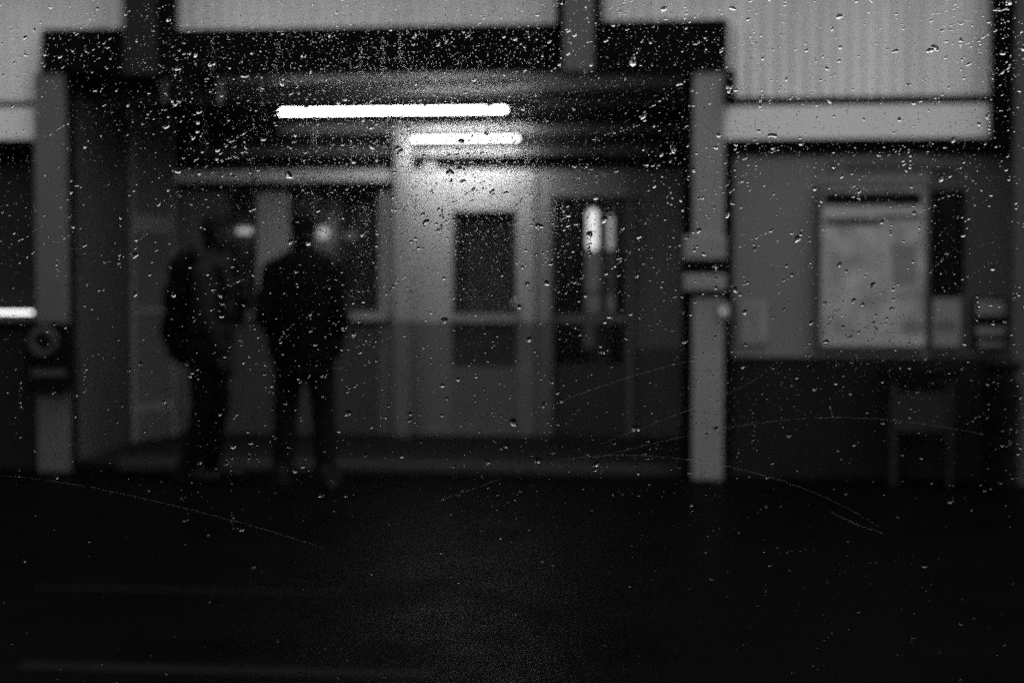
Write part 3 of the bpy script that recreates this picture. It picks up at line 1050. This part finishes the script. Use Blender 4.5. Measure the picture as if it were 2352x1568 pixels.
def drops_mesh(cx, cy, rx, ry, ang, hh, n, rings, name, m):
    """plano-convex water caps on the pane; pixel centres, pixel radii, tilt, height / radius"""
    K = len(cx)
    th = np.linspace(0, 2 * np.pi, n, endpoint=False)[None, :]
    wob = 1 + 0.13 * rng.standard_normal((K, 1)) * np.cos(2 * th + rng.uniform(0, 6.28, (K, 1))) + 0.10 * rng.standard_normal((K, 1)) * np.cos(3 * th + rng.uniform(0, 6.28, (K, 1)))
    wob = np.clip(wob, 0.5, 1.6)
    fr = [1.0 - k / rings for k in range(rings)]
    ca, sa = np.cos(ang)[:, None], np.sin(ang)[:, None]
    ex = np.cos(th) * wob * rx[:, None]
    ey = np.sin(th) * wob * ry[:, None]
    dx = ex * ca - ey * sa
    dy = ex * sa + ey * ca
    sc = PANE_Y / FPX                                        # metres per pixel on the pane
    d = np.array([list(at(px, py, PANE_Y)) for px, py in zip(cx, cy)])
    rm = np.minimum(rx, ry) * sc
    Rs = rm / np.sin(hh)                                     # hh = contact angle

    def cap_h(f):
        return np.sqrt(Rs ** 2 - (f * rm) ** 2) - Rs * np.cos(hh)
    vs = []
    for k, f in enumerate(fr):
        h = cap_h(f)
        vs.append(np.stack([d[:, 0:1] + dx * f * sc, np.full((K, n), PANE_Y + 0.00005) + h[:, None], d[:, 2:3] - dy * f * sc], -1))
    top = np.stack([d[:, 0], PANE_Y + 0.00005 + cap_h(0.0), d[:, 2]], -1)[:, None, :]
    base = vs[0].copy()
    bc = np.stack([d[:, 0], np.full(K, PANE_Y + 0.00005), d[:, 2]], -1)[:, None, :]
    allv = np.concatenate(vs + [top, base, bc], 1)
    per = allv.shape[1]
    f_ = []
    for k in range(rings - 1):
        for j in range(n):
            a, b = k * n + j, k * n + (j + 1) % n
            c, e = (k + 1) * n + (j + 1) % n, (k + 1) * n + j
            f_ += [(a, b, c), (a, c, e)]
    o = (rings - 1) * n
    for j in range(n):
        f_.append((o + j, o + (j + 1) % n, rings * n))
    nsm = len(f_)
    o2 = rings * n + 1
    for j in range(n):
        f_.append((o2 + (j + 1) % n, o2 + j, o2 + n))
    f_ = np.array(f_)
    F = (f_[None] + (np.arange(K) * per)[:, None, None]).reshape(-1, 3)
    me = bpy.data.meshes.new(name)
    me.vertices.add(K * per)
    me.vertices.foreach_set('co', allv.reshape(-1).astype(np.float32))
    me.loops.add(F.size)
    me.loops.foreach_set('vertex_index', F.reshape(-1).astype(np.int32))
    me.polygons.add(len(F))
    me.polygons.foreach_set('loop_start', np.arange(0, F.size, 3, dtype=np.int32))
    sm = np.tile(np.concatenate([np.ones(nsm, bool), np.zeros(n, bool)]), K)
    me.update(calc_edges=True)
    me.polygons.foreach_set('use_smooth', sm)
    me.materials.append(m)
    me.update()
    ob = bpy.data.objects.new(name, me)
    COL.objects.link(ob)
    return ob


def density(x, y):
    d = np.where(y < 1150, 1.0, 0.35)
    d = d * (0.6 + 0.75 * np.exp(-((x - 950) / 620) ** 2 - ((y - 560) / 420) ** 2))
    d = d * np.where((x < 420) & (y > 500), 0.45, 1)
    d = d * np.where(y < -150, 0.5, 1) * np.where((x < -200) | (x > 2552), 0.5, 1)
    d = d * np.where((x > 1500) & (y < 480), 1.35, 1)
    ph = [(0.011, 0.007, 0.3), (-0.006, 0.013, 1.7), (0.021, 0.017, 4.0), (0.003, -0.009, 2.2)]
    cl_ = sum(np.sin(a_ * x + b_ * y + c_) for a_, b_, c_ in ph) / 4      # clumps
    d = d * np.clip(0.66 + 0.75 * cl_, 0.28, 1.15)
    return d / 1.6


def scatter(n, x0=-1500, x1=3900, y0=-500, y1=2000):
    x, y = rng.uniform(x0, x1, n), rng.uniform(y0, y1, n)
    k = rng.uniform(0, 1, n) < density(x, y)
    # keep to the pane
    k &= (x > -2600) & (x < 4200)
    return x[k], y[k]


# single drops
x, y = scatter(58000)
r = np.clip(rng.lognormal(math.log(1.7), 0.58, len(x)), 1.1, 10)
asp = rng.uniform(1.0, 1.9, len(x))
ang = np.where(rng.uniform(0, 1, len(x)) < 0.7, R(-35) + 0.35 * rng.standard_normal(len(x)), rng.uniform(0, 3.14, len(x)))
X, Y_, RX, RY, AN = [x], [y], [r * np.sqrt(asp)], [r / np.sqrt(asp)], [ang]
# wind-blown trails: beads strung along a slant
nx, ny = scatter(1500)
for i in range(len(nx)):
    m_ = rng.integers(4, 11)
    a0 = R(-33) + 0.22 * rng.standard_normal()
    s = np.cumsum(rng.uniform(6, 20, m_))
    j = rng.standard_normal(m_) * 1.6
    X.append(nx[i] + np.cos(a0) * s - np.sin(a0) * j)
    Y_.append(ny[i] + np.sin(a0) * s + np.cos(a0) * j)
    rr_ = np.clip(rng.lognormal(math.log(1.9), 0.4, m_), 1.0, 5)
    e = rng.uniform(1.2, 2.6, m_)
    RX.append(rr_ * np.sqrt(e))
    RY.append(rr_ / np.sqrt(e))
    AN.append(np.full(m_, a0) + 0.2 * rng.standard_normal(m_))
# short run-down trails
nx, ny = scatter(260)
for i in range(len(nx)):
    m_ = rng.integers(4, 9)
    s = np.cumsum(rng.uniform(5, 11, m_))
    X.append(nx[i] + 2 * rng.standard_normal(m_))
    Y_.append(ny[i] + s)
    rr_ = np.clip(rng.lognormal(math.log(2.0), 0.35, m_), 1.0, 5)
    RX.append(rr_)
    RY.append(rr_ * rng.uniform(1.0, 1.8, m_))
    AN.append(0.2 * rng.standard_normal(m_))
X, Y_, RX, RY, AN = (np.concatenate(v) for v in (X, Y_, RX, RY, AN))
hh = np.radians(rng.uniform(44, 62, len(X)))
rd = drops_mesh(X, Y_, RX, RY, AN, hh, 9, 3, 'raindrops', mw_)
tag(rd, 'clear raindrops and wind-blown beads of water scattered over the window', 'raindrops', kind='stuff')

# finest spray: shallow specks over the whole pane, thickest about the lamps
x, y = rng.uniform(-250, 2600, 125000), rng.uniform(-150, 1700, 125000)
k = rng.uniform(0, 1, len(x)) < np.where(y < 1120, 0.22, 0.10) + 0.85 * np.exp(-((x - 950) / 520) ** 2 - ((y - 290) / 260) ** 2)
x, y = x[k], y[k]
vx, vy = rng.uniform(450, 1350, 36), rng.uniform(60, 480, 36)      # dried runs
x = np.concatenate([x] + [a_ + 3.5 * rng.standard_normal(60) for a_ in vx])
y = np.concatenate([y] + [b_ + rng.uniform(0, 90, 60) for b_ in vy])
r = rng.uniform(0.7, 1.7, len(x))
ms_ = drops_mesh(x, y, r * rng.uniform(0.9, 1.5, len(x)), r, rng.uniform(0, 3.1, len(x)), np.radians(rng.uniform(6, 46, len(x))), 6, 1, 'fine_spray', mw_)
tag(ms_, 'fine mist of tiny water specks on the window, thickest round the lamps', 'water spray', kind='stuff')
